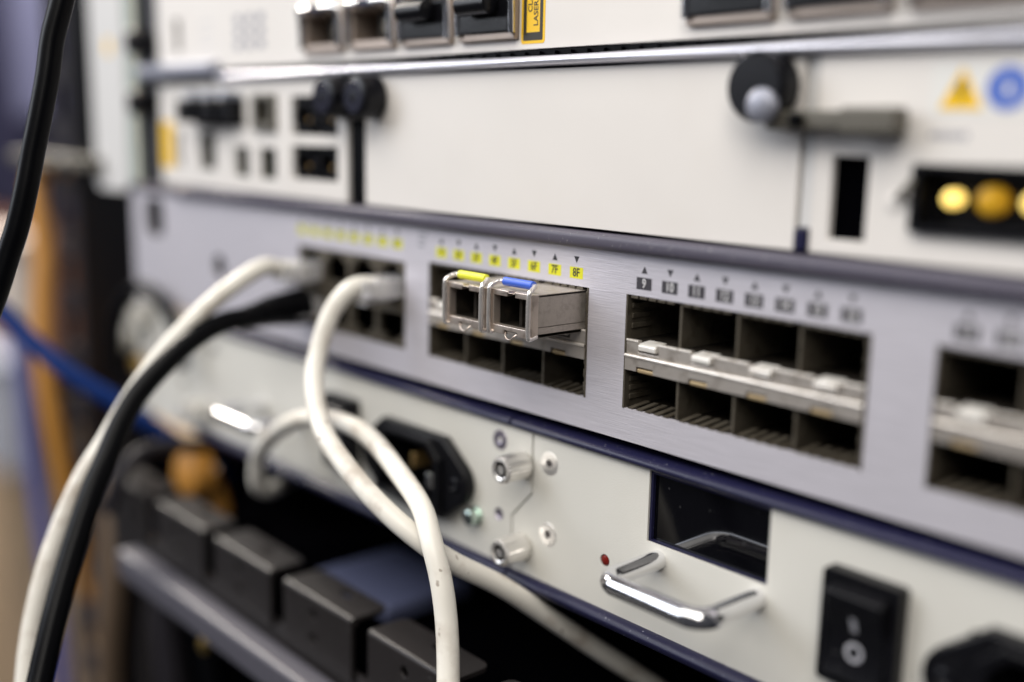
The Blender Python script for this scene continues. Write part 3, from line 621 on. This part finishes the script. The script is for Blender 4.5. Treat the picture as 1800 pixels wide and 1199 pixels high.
BV = [(-394.5, 15.5, -71.2), (-375.1, 14.1, -99.2), (-356.8, 9.9, -132.2), (-338.1, 6.7, -163.9), (-319.4, 3.7, -194.4), (-302.5, 0.6, -218.1), (-290.3, -2.8, -251.7)]
cable('network_cable', 'faint violet blue cable hanging left of the ochre conduit', BV, 4.2, M['cable_violet'])
A1 = [(-188.0, -10.2, -62.2), (-184.6, -9.8, -39.8), (-176.9, -6.8, -28.3), (-166.0, -5.5, -26.0), (-149.4, -5.7, -30.7), (-139.4, -6.3, -39.9), (-133, -8, -50)]
cable('power_cable', 'blurred black cable arching over the cream knobs below the switch ear', A1, 2.6, M['cable_b'])
A2 = [(-134.1, -36.3, -97.7), (-132.9, -31.1, -84.1), (-134.4, -23.1, -78.7), (-137.5, -11.2, -79.4), (-142.8, 4.4, -83.3), (-151.3, 22.5, -94.1)]
cable('power_cable', 'dark grey cable looping over the left end of the cable manager', A2, 2.6, M['post_grey'])

# ================================================================== CABLE MANAGER (black fingers)
cm = thing('cable_manager', 'black finger-type cable manager with bent slotted tabs under the power supplies', 'cable manager')
P0, PITCH, FW, YF, ZT = 11.6, 41.6, 34.0, -28.0, -90.0
for i in range(-4, 3):
    x = P0+PITCH*i
    f = MB(); f.plate(rect(x, x+FW, ZT-17.5, ZT-1.3), [disc(x+FW*.46, ZT-5.2, 1.5, 16), disc(x+FW*.46, ZT-12.2, 1.5, 16)], YF, YF+1.3)
    fo = obj('finger', f, M['finger'], cm, bevel=.3)
    # bent top tab with rounded rear corners and a slot
    tab = []; r = 2.6
    for cx, cy, a in ((x+FW-r, -16+0-r, 0), (x+r, -16-r, 90)):
        for k in range(6):
            t = math.radians(a+90*k/5); tab.append((cx+r*math.cos(t), cy+r*math.sin(t)))
    outer = [(x, YF+1.3), (x+FW, YF+1.3)]+tab
    slot = [(x+FW*.58+3.2*math.cos(a*.5236), -19.8+1.35*math.sin(a*.5236)) for a in range(12)]
    mb = MB().plate(outer, [slot], 0, 1.3)
    mb.v = [(a, c, ZT-b) for a, b, c in mb.v]
    obj('tab', mb, M['finger'], fo, bevel=.35)
    obj('fold', MB().tube([(x+.1, YF+1.3, ZT-1.3), (x+FW-.1, YF+1.3, ZT-1.3)], 1.3, 20, 0), M['finger'], fo)
obj('base_strip', MB().box(-156, 100, YF+1.4, YF+3, ZT-31, ZT-15.6), M['finger'], cm, bevel=.3)
obj('front_rail', MB().box(-132, 100, YF-7, YF+1, ZT-30.5, ZT-21), M['finger_rail'], cm, bevel=1.4, seg=3)
obj('end_bracket', MB().plate(rrect(-172, -140, -128, -97, 7), [], YF+8, YF+11), M['post_grey'], cm, bevel=.5)
obj('brass_screw', MB().lathe((-82, YF+2, -130), (0, -1, 0), [(0, 2.6), (2, 2.6), (2.8, 1.2)], 20), M['brass'], cm)
# device below with a blue grey lid
ld = thing('lower_device', 'blue grey lid of a device deep inside the dark space under the power supplies', 'device')
obj('lid', MB().box(-62, -22, 2, 34, -110, -105), M['navy_lid'], ld, bevel=1)
obj('body', MB().box(-252, 250, 14, 300, -420, -112), M['void'], ld)  # black block added so the space around the lid stays dark
sp = tag(obj('dark_backing', MB().box(-190, 258, 290, 294, -112, 120).box(-193, -190.5, 30, 300, -200, -33), M['void']), 'black panels added to keep the space behind the cable manager dark', 'backing')  # unseen backing, added only for darkness under the power supplies
oc = thing('orange_connector', 'round orange connector out of focus in the dark gap above the cable manager', 'connector')
obj('cap', MB().lathe((-142, 4, -93), (0, -1, .1), [(0, 7), (1, 9.2), (8, 9.2), (10, 6)], 28), M['cable_o'], oc)
obj('lead', MB().tube([(-142, 5, -93), (-142.5, 9, -104), (-143, 10.5, -111)], 3.5, 14), M['cable_o'], oc)

# ================================================================== RACK POST AND WHAT IS BEHIND
rp = thing('rack_post', 'black upright rack post with a grey flange of square holes, left of the switch', 'rack post')
obj('front_face', MB().box(-252, -190.5, 2.4, 6, -420, 260), M['post'], rp, bevel=.4)
fl = []
for k in range(20): fl.append(rect(-276.5, -261, -232+k*25-7.5, -232+k*25+7))
obj('hole_flange', MB().plate(rect(-284, -252.5, -420, 260), fl, 3, 6).box(-284, -252.5, 12, 14, -420, 260), M['post_grey'], rp, bevel=.3)
mb_ = thing('mounting_bracket', 'short olive metal bracket across the rack post beside the white ear', 'bracket')
obj('bar', MB().box(-308, -214, -7, 2.2, 15.5, 20.5), M['olive'], mb_, bevel=.6)
obj('bracket_screw', MB().lathe((-240, -7, 18), (0, -1, 0), [(0, 1.8), (1.2, 1.6), (1.5, .8)], 16), M['steel'], mb_)
tc_ = cable('network_cable', 'tan cable bundle hanging at the bottom left behind the black cable', [(-238, 8, -110), (-228, 2, -140), (-226, -2, -175), (-232, -2, -215), (-238, 0, -260)], 6, M['tan_cable'])

for i, (pts, r, m, lab) in enumerate((
        ([(-172, 4, -118), (-166, -2, -150), (-158, -4, -185), (-150, -2, -230), (-146, 0, -300)], 6.5, 'post_grey', 'thick dark grey cable dropping beside the left end of the grey rail'),
        ([(-148, 5, -116), (-140, 0, -140), (-128, -2, -170), (-120, 0, -210), (-118, 2, -300)], 5.0, 'cable_b', 'black cable dropping under the left end of the grey rail'),
        ([(-190, 8, -122), (-186, 3, -150), (-190, 0, -190), (-186, 2, -240), (-184, 2, -300)], 4.5, 'finger', 'charcoal cable dropping at the far lower left under the cable manager'))):
    cable('power_cable', lab, pts, r, M[m])
wl_ = obj('wall', MB().box(-3200, -500, 330, 345, -1400, 1200), M['wall']); wl_['kind'] = 'structure'
cb = thing('cabinet', 'dark navy cabinet with a blue grey door panel, far behind at the upper left', 'cabinet')
obj('body', MB().box(-1900, -940, 255, 328, -70, 700), M['cab_navy'], cb, bevel=4)
obj('door_panel', MB().box(-1085, -965, 245, 254, 40, 600), M['cab_blue'], cb, bevel=3)
obj('plinth', MB().box(-1900, -1020, 258, 328, -250, -72), M['brown'], cb, bevel=3)
pb = thing('storage_box', 'pale box blurred behind the ochre conduit at the left edge', 'box')
obj('carton', MB().box(-1180, -1060, 225, 252, -200, -105), M['pale_box'], pb, bevel=3)
obj('box_lid', MB().box(-1184, -1056, 222, 253, -104, -92), M['pale_box'], pb, bevel=2)
pb = thing('storage_bin', 'pale blue grey bin blurred under the blue cable at the left edge', 'bin')
obj('tub', MB().box(-1420, -1130, 225, 252, -390, -255), M['pale_blue_box'], pb, bevel=4)
obj('rim', MB().box(-1426, -1124, 221, 254, -254, -244), M['pale_blue_box'], pb, bevel=3)
